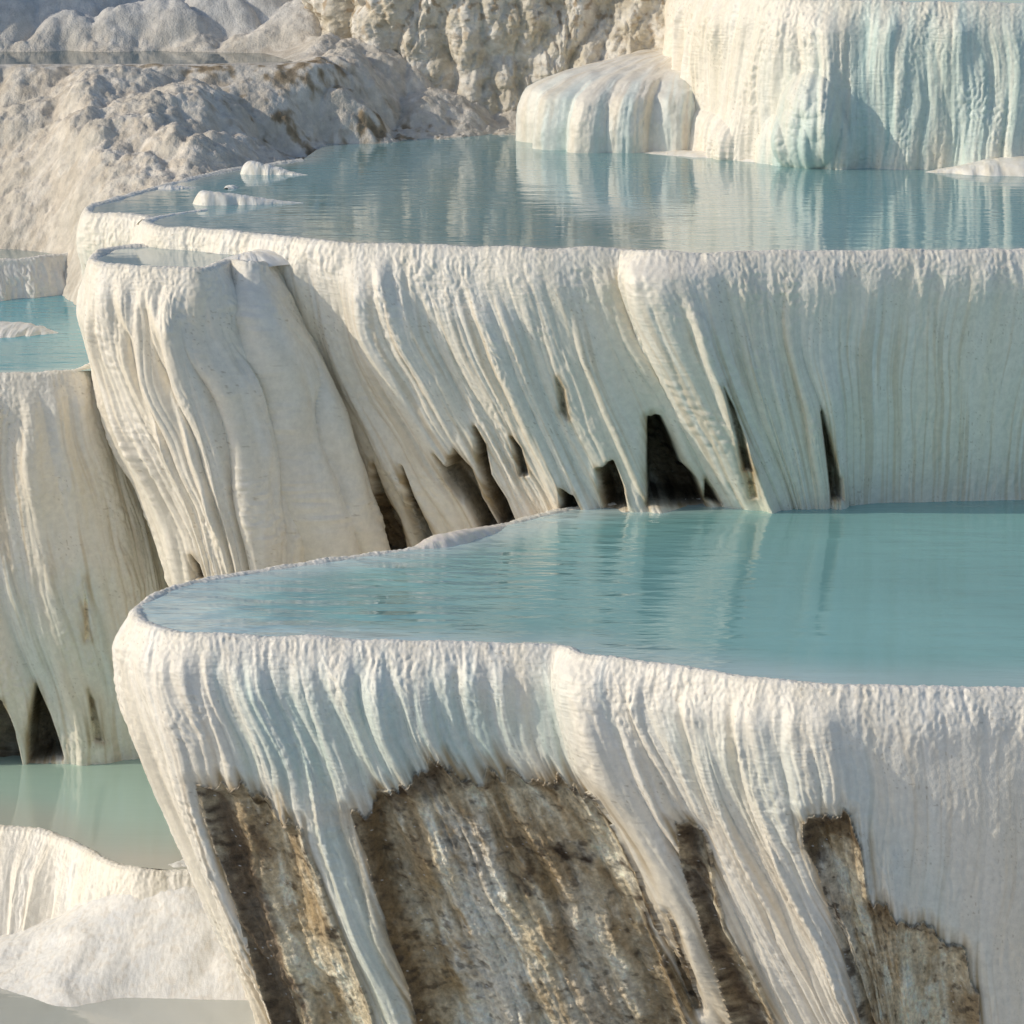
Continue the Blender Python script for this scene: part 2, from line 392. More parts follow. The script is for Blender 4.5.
T1 = terrace('travertine_terrace', 'foremost white terrace with big brown rock openings under its lip, holding the nearest turquoise pool', c1, Z1, 6.6, 1900, 470, seed=1,
        holes=holes1, bulge=.10, shoulder=.22, amp=.9, tan=.30, white=.6, lean0=.9, cols=.09, colw=.34,
        calm=[([(850,715),(1120,715),(1120,1100),(930,1100)], 45, .92), ([(460,700),(560,700),(590,790),(470,790)], 25, .4)],
        lobes=[(556, .30, 1.6, .14, .0, .3), (682, .16, .7, .15, .15, .6), (736, .16, .7, .15, .15, .6), (784, .2, .9, .14, .1, .5), (610, .14, .5, .08, .5, 1.3), (345, .3, .9, .07, .2, .8), (225, .3, .9, .07, .2, .8)],
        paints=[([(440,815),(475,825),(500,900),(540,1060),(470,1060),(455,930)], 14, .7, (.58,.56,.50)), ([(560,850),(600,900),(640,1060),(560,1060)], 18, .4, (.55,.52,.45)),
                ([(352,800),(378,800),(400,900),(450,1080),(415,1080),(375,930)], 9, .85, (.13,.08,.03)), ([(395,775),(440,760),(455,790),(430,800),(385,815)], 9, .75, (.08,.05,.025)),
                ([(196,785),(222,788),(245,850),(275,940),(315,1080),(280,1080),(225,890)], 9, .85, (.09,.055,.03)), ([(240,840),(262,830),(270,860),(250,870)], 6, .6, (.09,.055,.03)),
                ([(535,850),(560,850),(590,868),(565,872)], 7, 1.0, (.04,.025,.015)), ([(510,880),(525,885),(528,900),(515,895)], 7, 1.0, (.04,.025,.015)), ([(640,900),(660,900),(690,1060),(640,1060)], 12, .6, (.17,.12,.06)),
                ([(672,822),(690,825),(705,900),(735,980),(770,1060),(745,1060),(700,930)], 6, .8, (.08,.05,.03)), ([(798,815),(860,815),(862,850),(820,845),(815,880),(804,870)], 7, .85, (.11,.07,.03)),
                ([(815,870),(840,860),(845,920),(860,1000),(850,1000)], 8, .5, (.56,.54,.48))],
        aqua=[([(230,680),(560,690),(570,770),(480,770),(350,800),(250,770)], 40, .55), ([(315,830),(350,830),(410,1024),(380,1024)], 12, .4), ([(640,720),(860,760),(1000,1000),(900,900),(700,790)], 40, .25)])
# ------------------------------------------------------------------ middle terrace
holes2 = [
    ([(372,465),(384,495),(398,520),(406,556),(364,556),(368,510)], .45, 5, 1.5, .6),
    ([(400,468),(412,500),(425,525),(434,544),(422,548),(408,510)], .4, 4, 1.5, .35),
    ([(433,455),(445,468),(453,450),(470,470),(480,500),(496,528),(480,534),(465,505),(445,478)], .8, 5, 2, .5),
    ([(474,428),(484,445),(490,475),(505,500),(515,524),(500,527),(488,500),(478,465)], .8, 5, 1.5, .5),
    ([(511,438),(520,450),(527,475),(520,475)], .3, 3, 1, .4),
    ([(560,490),(572,497),(581,514),(562,516)], .6, 4, 2, .3),
    ([(597,470),(612,463),(622,490),(626,510),(604,510),(600,490)], .9, 5, 2, .45),
    ([(649,418),(660,420),(672,445),(680,465),(695,480),(704,506),(648,506),(648,460)], 1.2, 6, 2, .4),
    ([(706,480),(714,492),(720,504),(706,500)], .4, 4, 1, .3),
    ([(724,388),(735,410),(745,440),(753,472),(744,470),(735,430)], .25, 4, 1.2, .5),
    ([(745,470),(753,472),(758,498),(750,498)], .06, 4, 1.2, 1.1),
    ([(822,413),(832,450),(842,480),(843,500),(832,500),(828,460)], .35, 4, 1.5, .4),
    ([(557,378),(564,390),(567,420),(560,412)], .1, 3, 1, .6),
    ([(388,520),(398,530),(404,550),(394,545)], .2, 4, 1, .5),
]
c2 = [(300,160,0,0),(240,168,0,-.1),(170,184,.2,-.1),(115,199,.3,-.1),(88,208,.34,0),(90,213,.32,.1),(115,215,.25,.2),(146,218,.2,.2),
      (143,222,.3,.15),(152,226,.33,.18),(200,230,.40,.18),(250,235,.36,.18),(290,239,.37,.18),(330,243,.42,.18),(400,246,.46,.18),(470,248,.42,.18),(540,250,.42,.18),
      (600,250,.46,.26),(622,250,.50,.32),(640,252.5,.48,.35),(700,254,.38,.36),(760,253.5,.22,.33),(820,253,.10,.34),(900,252,.03,.36),(1024,251,0,.38),(1150,248,0,.36),(1300,240,0,.3),(1450,200,-.2,0),(1400,160,0,-.2)]
T2 = terrace('travertine_terrace', 'broad middle terrace with a long pool on top and dark slits along its foot', c2, Z2, 6.8, 1700, 400, seed=41,
        holes=holes2, bulge=.12, shoulder=.2, amp=.85, tan=.50, white=.45, comb=.6, cols=.095, colw=.34,
        calm=[([(840,280),(1120,275),(1120,520),(860,520)], 45, .92), ([(545,300),(610,300),(700,500),(600,500)], 25, .5)],
        lobes=[(618, .60, 1.6, .20, .0, .35), (668, .2, .7, .12, .4, 1.1), (715, .2, .7, .10, .8, 1.8), (325, .35, 1.0, .10, .1, .8), (365, .2, .8, .12, .4, 1.2), (410, .2, .8, .13, .4, 1.2), (455, .2, .8, .10, .5, 1.2), (540, .2, .7, .06, .2, .8)])
# ------------------------------------------------------------------ shelf on the left end of the middle terrace
cS = [(318,240,.3,-.1),(200,244,.3,-.2),(110,248,.34,-.15),(96,254,.34,0),(91,260,.33,.03),(100,264.5,.33,.05),(130,267,.31,.05),(170,269,.26,.06),(200,269.5,.20,.08),(214,267,.18,.10),(225,262.5,.22,.12),
      (231,261.2,.25,.13),(238,262.8,.28,.14),(249,264,.29,.15),(261,263,.28,.16),(271,259.5,.26,.17),(278,254.5,.24,.18),(284,246,.22,.18),(289,236,.22,.18)]
TS = terrace('travertine_terrace', 'tall pale shelf terrace with swelling lobes at the left end of the middle terrace', cS, ZS, 6.6, 900, 420, seed=77,
        bulge=.09, shoulder=.3, amp=.9, comb=1.1, cols=.19, colw=.42, tan=.18, white=.35, lobes=[(233, .30, .75, .30, .0, .9), (118, .14, .5, .15, .3, 1.), (150, .14, .6, .17, .3, 1.), (205, .14, .5, .16, .9, 1.8), (258, .14, .5, .14, 1., 2.)],
        holes=[([(190,556),(198,565),(203,580),(194,578)], .3, 4, 1, .35)])
# ------------------------------------------------------------------ upper right terrace
c3 = [('d',720,70,0,-.1),('d',684,67.5,0,0),('d',673,65.2,.0,0),('d',678,63.2,.04,0),('d',700,61.6,.02,-.05),('d',740,60.2,.0,-.05),('d',790,59.3,.0,-.05),('d',860,58.8,0,-.03),('d',940,58.5,0,0),('d',1040,58.3,0,.0),
      ('d',1160,58.2,0,0),('d',1350,59,0,0),('d',1450,62,0,0)]
T3 = terrace('travertine_terrace', 'upper right terrace wall streaked with turquoise and a knobbly column against it', c3, Z3, 3.4, 900, 260, seed=113,
        bulge=.10, shoulder=.2, amp=1.0, tan=.22, white=.3,
        comb=.9, cols=.05, colw=.40, lobes=[(800, .3, 1.2, .05, .1, .6), (870, .2, .8, .05, .1, .6), (935, .2, .6, .05, .1, .6), (720, .2, .8, .04, .2, .8)],
        bumps=[(810,122,34,50,.40),(798,152,20,45,.20),(830,147,22,50,.22),(845,140,20,52,.10),(815,92,24,24,.09),(778,160,22,46,.2),(700,150,34,40,.25),(805,104,14,22,.07),(822,113,13,26,.07)],
        aqua=[([(850,10),(1100,5),(1100,160),(880,165),(790,165),(830,110)], 40, .62), ([(760,60),(860,60),(850,170),(770,170)], 30, .2)])
# ------------------------------------------------------------------ left terrace and the low one behind it
holesL = [([(-30,690),(0,702),(14,732),(21,768),(-30,770)], .7, 5, 2, .35), ([(36,684),(50,720),(62,758),(28,764),(28,735)], .7, 5, 2, .35), ([(88,690),(95,700),(104,742),(93,742)], .12, 4, 1.5, .8),
          ([(84,580),(88,600),(90,640),(85,640)], .06, 4, 1, 1.2)]
cL = [(-420,340,0,0),(-250,366,0,.1),(-100,374,.05,.18),(0,375,.1,.2),(40,374,.12,.2),(75,371,.14,.2),(100,364,.14,.1),(125,350,.1,.0),(140,330,.1,0)]
TL = terrace('travertine_terrace', 'tan streaked terrace wall at the left edge below a bright blue pool', cL, ZL, 6.9, 520, 420, seed=151, bulge=.10, amp=.75, tan=.55, white=.35, comb=1., cols=.05, holes=holesL,
        lobes=[(5, .2, .8, .07, .5, 1.4), (85, .2, .8, .06, .5, 1.5)], aqua=[([(20,580),(110,580),(110,680),(20,680)], 25, .3)])
cL2 = [(-300,262,0,0),(-60,265,0,-.5),(0,261,.1,-.6),(30,259,.1,-.5),(55,256,.1,-.5),(70,254.5,.1,-.4),(84,253,.1,-.3),(100,250,.1,-.2),(130,249,.1,0)]
TL2 = terrace('travertine_terrace', 'low white step with ragged lip behind the bright blue left pool', cL2, ZL2, .9, 420, 110, seed=177, bulge=.08, amp=1.3, lump=.07, cols=.14, colw=.45, tan=.1, white=.5)
# ------------------------------------------------------------------ low front left terrace
cF = [(-300,800,0,-.5),(-80,816,0,-.9),(0,827,.0,-1.0),(30,830,.0,-1.0),(60,838,.0,-.9),(90,853,.02,-.7),(115,865,.05,-.5),(140,871,.1,-.4),(170,872,.1,-.3),(230,872,0,0)]
TF = terrace('travertine_terrace', 'sunlit fluted apron at the lower left corner, holding the dull green pool', cF, ZLOW, 1.9, 560, 200, seed=201, bulge=.04, amp=.8, tan=.1, white=.4, lean0=.05,
        lobes=[(18, .25, .7, .14, .1, .5)])
# ------------------------------------------------------------------ shell mound and cliff
def mound_shell():
    ctr = [('d',700,66.0,0,0),('d',600,65.6,0,-.1),('d',566,63.6,-.06,-.1),('d',551,62.4,-.06,-.08),('d',556,61.5,-.04,-.1),('d',578,61.0,0,-.1),('d',600,60.9,0,-.12),('d',640,61.0,0,-.1),('d',680,61.2,.1,-.1),('d',730,61.8,.1,0)]
    zt = 5.15
    S = spline(outline(ctr, zt)); P, s = resample(S, zt, 520)
    T = np.gradient(P[:, :2], axis=0); N = np.column_stack([T[:, 1], -T[:, 0]]); N /= np.linalg.norm(N, axis=1)[:, None]
    inner = np.array([(700 - 512) / F * 66.5 * 1.03, 65.6])
    t = np.linspace(0, 1, 260)[:, None]
    # from the high flat crown over a rounded shoulder down to the water
    topz = np.interp(t[:, 0], [0, .30, .55, .72, .85, 1], [.62, .50, .27, -.05, -.55, -1.35])
    frac = np.interp(t[:, 0], [0, .30, .55, .72, .85, 1], [0, .55, .84, .96, 1.0, 1.0])
    k = np.ones(25) / 25
    topz = np.convolve(np.pad(topz, 12, 'edge'), k, 'valid'); frac = np.convolve(np.pad(frac, 12, 'edge'), k, 'valid')
    s2 = np.broadcast_to(s, (260, 520)); d2 = np.broadcast_to(t * 2.6, (260, 520))
    f = sstep(.35, .75, d2 / 2.6)
    disp = f * (.70 * billow(s2 / 1.35 + 4.6, d2 * .05, 9) + .03 * billow(s2 / .4, d2 * .25, 10) + .02 * billow(s2 / .14, d2 * .5, 11)) + .02 * pn(s2 / .15, d2 / .2, 13) + .01 * pn(s2 / .06, d2 / .06, 12)
    V = np.zeros((260, 520, 3))
    base = inner[None, None] + (P[None, :, :2] - inner) * frac[:, None, None]
    V[..., :2] = base + N[None] * disp[..., None]; V[..., 2] = zt + topz[:, None] + .03 * pn(s2 / .3, d2 / .2, 14)
    st = fbm(s2 / .3, d2 * .2, 3, 15)
    col = lerp(np.broadcast_to(CREAM, V.shape), PURE, np.clip(.6 + .5 * st, 0, 1)); col = lerp(col, AQUA, np.clip(.10 + .4 * st, 0, .4) * f)
    col = lerp(col, TAN, .35 * sstep(.1, .7, fbm(s2 / .2, d2 * .8, 3, 16)))
    o = build('travertine_mound', V.reshape(-1, 3), quads(260, 520).reshape(-1, 4), M_WHITE, None, col.reshape(-1, 3), origin=(float(inner[0]), 63., 4.))
    tag(o, 'smooth shell shaped mound with rounded lobes at the far edge of the middle pool', 'travertine mound')
mound_shell()

def cliff():
    ctr = [('d',372,74,0,0),('d',346,70.5,0,0),('d',337,68.6,0,-.08),('d',350,67.2,.02,-.1),('d',385,66.6,.02,-.1),('d',430,66.3,.02,-.1),('d',480,66.0,.0,-.1),('d',520,66.1,0,-.1),('d',560,66.2,0,-.1),('d',620,66.0,0,-.1),('d',670,65.9,0,-.1),('d',740,66.5,0,0)]
    zt, H = 8.2, 4.0
    S = spline(outline(ctr, zt)); P, s = resample(S, zt, 700)
    T = np.gradient(P[:, :2], axis=0); N = np.column_stack([T[:, 1], -T[:, 0]])
    for c in (0, 1): N[:, c] = np.convolve(np.pad(N[:, c], 10, 'edge'), np.ones(21) / 21, 'valid')
    N /= np.linalg.norm(N, axis=1)[:, None]
    nv = 330; dd = np.linspace(0, H, nv)[:, None]; s2 = np.broadcast_to(s, (nv, 700)); d2 = np.broadcast_to(dd, (nv, 700))
    wx = s2 + .2 * pn(s2 * 1.2, d2 * .8, 31)
    disp = .75 * (.6 - worley(wx / .62, d2 / 1.4, 33)**2) + .26 * (.6 - worley(wx / .28, d2 / .55, 34)**2) + .30 * billow(wx / 1.4, d2 * .2, 35) + .05 * billow(s2 / .16, d2 / .3, 36) + .03 * fbm(s2 / .1, d2 / .1, 3, 37)
    lowm = sstep(2.2, 3.0, d2)
    disp += lowm * .25 * (.7 - worley(wx / .45, d2 / 2., 38))
    V = np.zeros((nv, 700, 3))
    V[..., :2] = P[None, :, :2] + P[None, :, 2:] * dd[..., None] + N[None] * disp[..., None]; V[..., 2] = zt - d2
    v = fbm(s2 / .5, d2 / .6, 4, 39); v2 = fbm(s2 / .15, d2 / .2, 3, 40)
    col = lerp(np.broadcast_to(np.array([.60, .54, .43]), V.shape), PURE * .92, np.clip(.45 + .8 * v, 0, 1))
    col = lerp(col, np.array([.33, .22, .11]), np.clip(sstep(.15, .7, v2 + .3 * v) * .7 * (1 - sstep(1.6, 2.6, d2) * .6), 0, 1))
    o = build('rock_cliff', V.reshape(-1, 3), quads(nv, 700).reshape(-1, 4), M_HILL, None, col.reshape(-1, 3), origin=(float(P[:, 0].mean()), 66., zt - H))
    tag(o, 'knobbly sunlit cliff of dripstone with brown stains at the top centre', 'cliff')
cliff()

# ------------------------------------------------------------------ heightfields
def field(name, label, cols, d0, d1, p0, p1, nd, npx, detail, mat, colour, kind='structure', cat=None):
    pxs = np.linspace(p0, p1, npx); Ds = np.linspace(d0, d1, nd)
    keys = sorted(cols)
    K = np.array([np.interp(Ds, [q[0] for q in cols[k]], [q[1] for q in cols[k]]) for k in keys])
    Z = np.array([np.interp(pxs, keys, K[:, j]) for j in range(nd)])
    wk = max(3, int(90 / ((p1 - p0) / npx))) | 1
    Z = np.apply_along_axis(lambda r: np.convolve(np.pad(r, wk // 2, 'edge'), np.hanning(wk + 2)[1:-1] / np.hanning(wk + 2).sum(), 'valid'), 1, Z)
    w = max(3, int(.35 / ((d1 - d0) / nd))) | 1
    Z = np.apply_along_axis(lambda c: np.convolve(np.pad(c, w // 2, 'edge'), np.ones(w) / w, 'valid'), 0, Z)
    X = (pxs[None, :] - 512) / F * Ds[:, None] * 1.03; Y = np.broadcast_to(Ds[:, None], X.shape)
    dz, dx = detail(X, Y, np.broadcast_to(pxs, X.shape), Z)
    V = np.stack([X, Y - dx, Z + dz], -1)
    o = build(name, V.reshape(-1, 3), quads(nd, npx).reshape(-1, 4), mat, None, colour(X, Y, np.broadcast_to(pxs, X.shape), Z, dz).reshape(-1, 3), origin=(float(X.mean()), float((d0 + d1) / 2), float(Z.min())))
    return tag(o, label, cat, None, kind)

hill_cols = {
    -700: [(50,1),(57,1),(59,2.4),(60.5,3.4),(63.3,5.9),(63.6,7.5),(67,9.5),(70,11),(80,14)],
    -260: [(50,1),(57,1),(59,2.4),(60.5,3.4),(63.3,5.8),(63.8,6.0),(66,6.5),(67,13.0),(70,14.5),(80,17)],
    -190: [(50,1),(57,1),(59,2.3),(60.3,3.2),(62.9,5.50),(63.5,5.54),(63.8,5.2),(66.2,5.5),(66.9,12.),(69,13.5),(80,16)],  # unseen rise left of the frame, heightened to cast shade on the far mounds
    -100: [(50,1),(57,1),(59,2.3),(60.3,3.2),(62.9,5.50),(63.5,5.54),(63.8,5.2),(66.3,5.3),(67.2,8.5),(69,10.5),(80,14)],
    0:   [(50,1),(57,1),(58.6,2.2),(60,3.2),(62.9,5.50),(63.5,5.54),(63.8,5.2),(66.6,5.35),(67.6,6.0),(70,7.3),(80,11)],
    60:  [(50,1),(57,1.2),(58.4,2.4),(59.4,3.5),(62.9,5.50),(63.5,5.54),(63.8,5.2),(66.7,5.35),(67.6,6.0),(70,7.2),(80,11)],
    100: [(50,1),(54,1.2),(56.8,3.0),(58.3,4.1),(62.9,5.50),(63.5,5.54),(63.8,5.2),(66.7,5.35),(67.6,6.0),(70,7.2),(80,11)],
    200: [(50,1),(55,3.6),(57.4,4.05),(58.6,4.5),(62.9,5.50),(63.5,5.54),(63.8,5.2),(66.7,5.45),(67.4,6.0),(70,7.2),(80,11)],
    280: [(50,1),(58,3.6),(61.2,4.08),(62.1,4.6),(63.0,5.52),(63.6,5.57),(63.9,5.3),(66.3,5.5),(67.4,6.0),(70,7.1),(80,11)],
    330: [(50,1),(60,3.6),(62.3,4.08),(63.2,5.45),(64.2,5.66),(66.3,5.75),(67.4,5.9),(70,7.),(80,11)],
    400: [(50,1),(61,3.7),(63.2,4.08),(65,4.75),(66.2,5.15),(67,5.3),(80,8)],
    520: [(50,1),(62,3.7),(64.6,4.08),(66,4.7),(68,5.),(80,8)],
    700: [(50,1),(62,3.6),(64.6,4.05),(66,4.6),(68,5.),(80,8)],
}
def hill_detail(X, Y, px, Z):
    far = sstep(66.4, 67.6, Y)
    near = 1 - far
    pond = sstep(63.1, 63.6, Y) * (1 - sstep(66.2, 66.9, Y)) * (1 - sstep(300, 345, px))
    wx = X + .35 * pn(X * .8, Y * .8, 50); wy = Y + .35 * pn(X * .8 + 9, Y * .8, 51)
    big = .66 * (.38 - worley(wx / 1.25, wy / 1.2, 52)**2) + .12 * (.38 - worley(wx / .5, wy / .45, 53)**2)
    small = .055 * fbm(X / .35, Y / .30, 4, 54, .6) + .014 * fbm(X / .06, Y / .06, 2, 55)
    farl = .95 * (.5 - worley(wx / 1.25, wy / 1.1, 56)**2) + .20 * (.4 - worley(wx / .5, wy / .5, 57)**2) + .03 * fbm(X / .2, Y / .2, 3, 58)
    shore = sstep(4.0, 4.4, Z)
    lipz = np.exp(-((Y - 63.3) / .7)**2) * (1 - sstep(290, 340, px))
    d = near * (1 - pond) * (1 - .93 * lipz) * (big * (.35 + .65 * shore) + small) + far * farl
    lump = np.exp(-(((px - 395) / 70)**2 + ((Y - 65.2) / 1.0)**2)) * .5 + np.exp(-(((px - 300) / 40)**2 + ((Y - 62.9) / .8)**2)) * .3
    lump = lump + np.exp(-(((px - 100) / 40)**2 + ((Y - 60.5) / 1.3)**2)) * .4 + np.exp(-(((px - 30) / 40)**2 + ((Y - 59) / 1.3)**2)) * .4
    return d + lump * .6 * (1 - lipz), .2 * d * near
def hill_col(X, Y, px, Z, dz):
    v = fbm(X / .9, Y / .9, 4, 60); v2 = fbm(X / .22, Y / .22, 4, 61)
    c = lerp(np.broadcast_to(np.array([.62, .565, .48]), X.shape + (3,)), np.array([.80, .74, .65]), np.clip(.5 + .9 * v, 0, 1))
    lip = np.exp(-((Y - 63.2) / .55)**2) * (.35 + .65 * sstep(120, 230, px)) + np.exp(-((Y - (61.6 + .004 * (px - 280))) / .6)**2) * sstep(200, 260, px) * .9
    v2 = .6 * v2 + .6 * fbm(X / .6, Y / .45, 3, 62)
    c = lerp(c, np.array([.36, .27, .165]), np.clip(sstep(-.15, .6, v2 + .7 * v) * (.30 + 1.1 * lip), 0, .85))
    c = lerp(c, np.array([.17, .125, .07]), np.clip(lip * sstep(.25, .7, v2 + .4 * v), 0, .7))
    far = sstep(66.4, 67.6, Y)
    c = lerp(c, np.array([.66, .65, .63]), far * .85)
    return c
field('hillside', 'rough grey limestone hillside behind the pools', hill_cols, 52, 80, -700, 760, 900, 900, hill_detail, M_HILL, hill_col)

low_cols = {
    -300: [(34,-5.6),(46,-5.6)],
    -60: [(34,-5.6),(41.5,-5.5),(43,-5.35),(46,-5.5)],
    0:   [(34,-5.6),(41.6,-5.40),(42.2,-5.22),(43.2,-5.0),(44.2,-5.3),(46,-5.6)],
    60:  [(34,-5.6),(41.0,-5.40),(42.0,-5.05),(43.0,-4.72),(43.9,-4.75),(44.6,-5.2),(46,-5.6)],
    100: [(34,-5.7),(40.9,-5.62),(41.7,-5.3),(42.5,-4.8),(43.1,-4.45),(43.7,-4.25),(44.2,-4.5),(46,-5.6)],
    140: [(34,-5.7),(40.9,-5.62),(41.7,-5.32),(42.4,-4.75),(43.0,-4.3),(43.5,-3.97),(43.9,-4.05),(46,-5.6)],
    200: [(34,-5.7),(40.9,-5.62),(41.7,-5.32),(42.4,-4.75),(43.0,-4.3),(43.5,-3.97),(43.9,-4.05),(46,-5.6)],
    360: [(34,-5.7),(40.9,-5.62),(41.7,-5.32),(42.4,-4.75),(43.0,-4.3),(43.5,-3.97),(43.9,-4.05),(46,-5.6)],
}
low_cols = {k: [(D * 1.0395, CAMZ + (z_ - CAMZ) * 1.0395) for D, z_ in v] for k, v in low_cols.items()}
def low_detail(X, Y, px, Z):
    w = X + .3 * pn(X, Y, 70)
    d = .13 * fbm(w / 1.5, Y / 1.5, 3, 71, .4) + .007 * billow(w / .22, Y / .5, 72) + .006 * fbm(X / .07, Y / .07, 3, 73)
    c = np.exp(-((X + 4.75 - .62 * (Y - 43.7)) / .30)**2) * .05
    return d * sstep(-6.1, -5.8, Z) + c * sstep(-5.95, -5.6, Z), 0 * d
def low_col(X, Y, px, Z, dz):
    v = fbm(X / .5, Y / .5, 4, 74)
    c = lerp(np.broadcast_to(PURE, X.shape + (3,)), np.array([.80, .79, .76]), np.clip(.3 + .8 * v, 0, 1))
    return lerp(c, TAN, np.clip(.2 * sstep(.1, .6, fbm(X / .12, Y / .12, 3, 75)), 0, 1))
field('travertine_bank', 'smooth bluish white bank sloping to the grey flat at the lower left', low_cols, 37.5, 47.8, -300, 340, 500, 700, low_detail, M_WHITE, low_col, kind='thing', cat='travertine bank')

# ------------------------------------------------------------------ low ridges dividing the pools, and small banks
def ridge(name, label, pts, z, mat=M_WHITE, nu=160, seed=5, cat='pool divider', tone=PURE, group=None):
    """pts: (px, py, height, half width) along the ridge"""
    P = np.array([list(at(x, y, z)[:2]) + [h, w] for x, y, h, w in pts]); S = spline(P, 40)
    q = np.linspace(0, len(S) - 1, nu); A = np.column_stack([np.interp(q, np.arange(len(S)), S[:, k]) for k in range(4)])
    T = np.gradient(A[:, :2], axis=0); N = np.column_stack([T[:, 1], -T[:, 0]]); N /= np.linalg.norm(N, axis=1)[:, None] + 1e-9
    nv = 40; th = np.linspace(-1, 1, nv)
    pr_o = np.sign(th) * np.abs(th)**1.0; pr_z = (1 - np.abs(th)**2.6)
    s = np.arange(nu) * .03
    V = np.zeros((nv, nu, 3)); s2 = np.broadcast_to(s, (nv, nu)); t2 = np.broadcast_to(th[:, None], (nv, nu))
    ww = np.maximum(A[:, 3], .01)[None] * (1 + .25 * pn(s2 / .35, t2 * .5, seed)); hh = np.maximum(A[:, 2], .0)[None]
    V[..., :2] = A[None, :, :2] + N[None] * (pr_o[:, None] * ww)[..., None]
    V[..., 2] = z - .06 + (hh + .06) * pr_z[:, None] * (1 + .08 * pn(s2 / .3, t2, seed + 1)) + .006 * pn(s2 / .06, t2 * 3, seed + 2)
    v = fbm(s2 / .2, t2 * 2, 3, seed + 3)
    col = lerp(np.broadcast_to(np.array(tone), V.shape), CREAM, np.clip(.3 + .8 * v, 0, 1))
    o = build(name, V.reshape(-1, 3), quads(nv, nu).reshape(-1, 4), mat, None, col.reshape(-1, 3), origin=(float(A[:, 0].mean()), float(A[:, 1].mean()), z))
    return tag(o, label, cat, group)

ridge('pool_divider', 'white wedge shaped ridge nearest the rim, tapering into the middle pool', [(206,201,.16,.05),(206,203.5,.21,.22),(240,203.5,.15,.22),(270,203.3,.07,.18),(304,203,.0,.05)], Z2, seed=5)
ridge('pool_divider', 'short white wedge ridge at the back left shore of the middle pool', [(252,171,.16,.05),(252,173.5,.22,.22),(272,173.8,.15,.2),(292,174.5,.05,.15),(308,175,.0,.05)], Z2, seed=15)
ridge('pool_divider', 'small low white ridge beside the rocky shore, left of the others', [(160,187.5,.03,.1),(164,188,.05,.2),(182,188,.03,.2),(196,188,.0,.05)], Z2, seed=25)
ridge('pool_divider', 'tiny white nub of ridge between two wedges in the middle pool', [(226,189,.02,.1),(231,188,.05,.15),(238,187,.0,.05)], Z2, seed=35, nu=60)
ridge('pool_divider', 'thin submerged ridge running back from the left notch of the middle rim', [(146,222,.04,.15),(160,217,.02,.12),(190,212,.015,.1),(206,210,.02,.1)], Z2, seed=45)
ridge('pool_divider', 'white wedge on the small step pool at the foot of the hillside', [(44,244,.12,.3),(54,246,.22,.35),(66,245,.14,.3),(84,244,.02,.1)], ZL2, seed=55)
ridge('travertine_islet', 'flat white islet breaking the surface of the bright blue left pool', [(-40,330,.1,.6),(-5,331,.14,.7),(30,332,.12,.5),(58,333,.0,.1)], ZL, seed=65, cat='islet')
ridge('travertine_ledge', 'white ledge in the right corner below the upper right terrace', [(925,172,.0,.1),(960,172,.12,.4),(1000,172,.24,.7),(1060,170,.3,.9),(1150,168,.3,.9)], Z2, seed=75, cat='ledge', mat=M_WHITE)
ridge('travertine_ledge', 'bluish white ledge at the foot of the middle wall beside the right frame edge', [(930,494,.0,.1),(960,493,.07,.3),(1000,491,.12,.6),(1100,489,.16,.8)], Z1, seed=85, cat='ledge', mat=M_WHITE)
ridge('travertine_ledge', 'small pinkish white ledge on the back rim of the front pool under dark slits', [(412,549,.0,.1),(435,545,.12,.25),(465,538,.12,.25),(490,530,.06,.2),(505,525,.0,.1)], Z1, seed=95, cat='ledge', mat=M_WHITE, tone=np.array([.82,.74,.68]))
ridge('travertine_ledge', 'low white ledge between the upper right wall and the shell mound', [(640,152,.0,.3),(690,154,.06,.5),(740,158,.08,.4),(790,166,.03,.2)], Z2, seed=105, cat='ledge', mat=M_WHITE)
ridge('travertine_ledge', 'low white crust bridging the right lobe of the shelf and the middle wall', [(224,258.5,.0,.2),(238,259,.07,.34),(256,258.5,.11,.44),(272,255,.09,.42),(290,250,.0,.2)], ZS, seed=125, cat='ledge', mat=M_WHITE)
ridge('travertine_ledge', 'pale mound at the foot of the tan left wall, rising from the green pool', [(78,757,.0,.1),(100,754,.14,.3),(125,752,.2,.4),(170,752,.2,.4)], ZLOW, seed=115, cat='ledge', mat=M_WHITE)

# ------------------------------------------------------------------ water
W1 = water('front_pool_water', None, 1.0, 2.3, gust=7.0); W2 = water('calm_pool_water', None, .3, 2.8); W3 = water('blue_pool_water', None, .4, 3.5); W4 = water('dull_pool_water', None, .15, 2.)
def rim_loop(T, back, z, inset=.05):
    _, P, N, s = T
    L = P[:, :2] - N * inset
    L = L[::6]
    return np.concatenate([L, np.array([at(x, y, z)[:2] for x, y in back])]) if back else L
pool('pool_water', 'turquoise water of the nearest pool', rim_loop(T1, [(1200,470),(900,482)], Z1), Z1, W1, (.25, .49, .48), (.52, .66, .66), centre=at(800, 575, Z1)[:2], width=.26)  # paler outer rings: shallows plus reflected light put into the colour
pool('pool_water', 'grey turquoise water of the long middle pool', rim_loop(T2, [(1300,130),(900,120),(700,128),(560,126),(420,132),(330,140)], Z2), Z2, W2, (.21, .375, .385), (.42, .48, .45), centre=at(620, 200, Z2)[:2], width=.10)
pool('pool_water', 'thin strip of water on the upper right terrace', rim_loop(T3, None, Z3), Z3, W2, (.2, .38, .4), (.4, .5, .5))
pool('pool_water', 'shallow water on the shelf at the left end', rim_loop(TS, None, ZS), ZS - .01, W2, (.30, .40, .40), (.55, .57, .54))
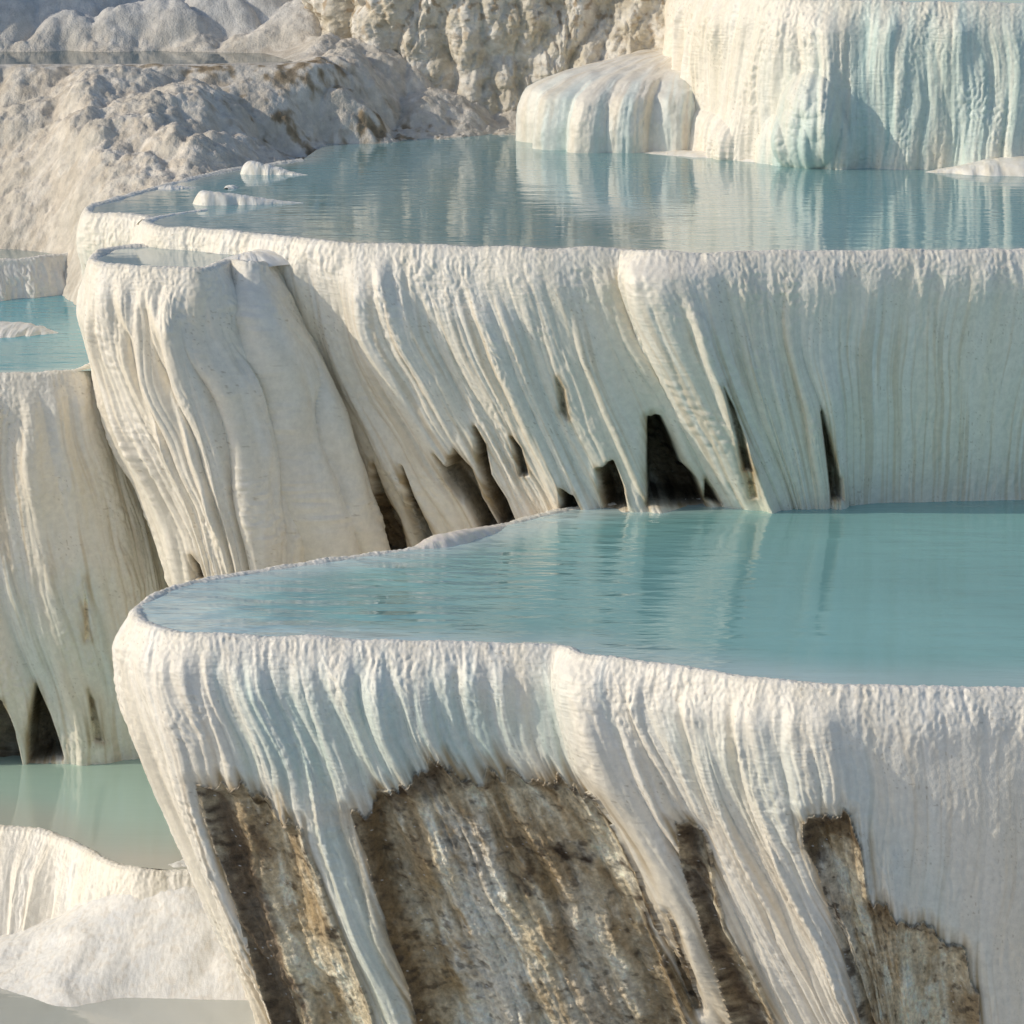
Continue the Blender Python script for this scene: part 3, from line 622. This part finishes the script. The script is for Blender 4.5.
pool('pool_water', 'bright blue water of the left pool', loop_px([(-400,345),(-200,370),(0,373.5),(80,371),(140,368),(230,340),(200,290),(80,282),(-100,282),(-350,290)], ZL), ZL, W3, (.12, .42, .48), (.40, .58, .58))
pool('pool_water', 'small grey water surface behind the low step', loop_px([(-300,260),(0,261.5),(60,252),(120,249),(130,238),(60,232),(-60,240),(-300,240)], ZL2), ZL2 - .035, W4, (.26, .34, .33), (.4, .43, .4))
pool('pool_water', 'dull green water below the tan left wall', loop_px([(-300,798),(-80,814),(0,825),(60,836),(115,863),(170,870),(260,872),(420,830),(420,740),(200,735),(0,740),(-300,740)], ZLOW), ZLOW, W4, (.43, .60, .52), (.58, .56, .48), centre=at(60, 775, ZLOW)[:2], width=.7)
pool('pool_water', 'dark still pond under the boulder slope', loop_px([(-500,66),(-200,66),(0,65),(200,65),(240,64.3),(280,62.2),(320,59.3),(350,56),(345,50),(300,47),(200,46),(0,46),(-200,46),(-500,46)], 5.5), 5.5, W4, (.06, .10, .10), (.14, .16, .14))
pool('pool_water', 'grey shallow water in the bottom left corner', loop_px([(-400,985),(0,985),(120,975),(420,975),(500,1100),(100,1200),(-500,1200)], ZBOT), ZBOT, W4, (.50, .51, .47), (.60, .59, .54))

# ground far and wide
n = 60; gx = np.linspace(-1, 1, n)**3 * 900; G = np.stack(np.meshgrid(gx, gx), -1); GZ = np.full((n, n, 1), -7.6)
g = build('ground', np.concatenate([G, GZ], -1).reshape(-1, 3), quads(n, n).reshape(-1, 4), M_HILL, None, np.full((n * n, 3), .5))
tag(g, 'pale limestone ground below the terraces', None, None, 'structure')

# ------------------------------------------------------------------ light
SUN_AZ_X, SUN_AZ_Y, ELEV = -1.0, -.17, R(27)
w = bpy.data.worlds.new('World'); bpy.context.scene.world = w; w.use_nodes = True
nt = w.node_tree; sky = nt.nodes.new('ShaderNodeTexSky'); sky.sky_type = 'NISHITA'; sky.sun_disc = False
sky.sun_elevation = ELEV; sky.sun_rotation = math.atan2(SUN_AZ_X, SUN_AZ_Y)
nt.links.new(sky.outputs[0], nt.nodes['Background'].inputs['Color']); nt.nodes['Background'].inputs['Strength'].default_value = .15
L = bpy.data.lights.new('sun', 'SUN'); L.energy = 2.9; L.angle = R(.5); L.color = (1, .90, .74)
lo = bpy.data.objects.new('sun', L); C.objects.link(lo)
from mathutils import Vector
h = Vector((SUN_AZ_X, SUN_AZ_Y, 0)).normalized() * math.cos(ELEV) + Vector((0, 0, math.sin(ELEV)))
lo.rotation_euler = h.to_track_quat('Z', 'Y').to_euler(); lo.location = (-40, 40, 40)

cam = bpy.data.cameras.new('camera'); co = bpy.data.objects.new('camera', cam); C.objects.link(co)
co.location = (0, 0, CAMZ); co.rotation_euler = (R(90) - PITCH, 0, 0)
cam.angle = FOV; cam.clip_end = 3000; cam.clip_start = .5
sc = bpy.context.scene; sc.camera = co
sc.view_settings.view_transform = 'Standard'; sc.view_settings.look = 'None'; sc.view_settings.exposure = -0.24; sc.view_settings.gamma = 1
sc.cycles.max_bounces = 8; sc.cycles.diffuse_bounces = 5; sc.cycles.use_denoising = True
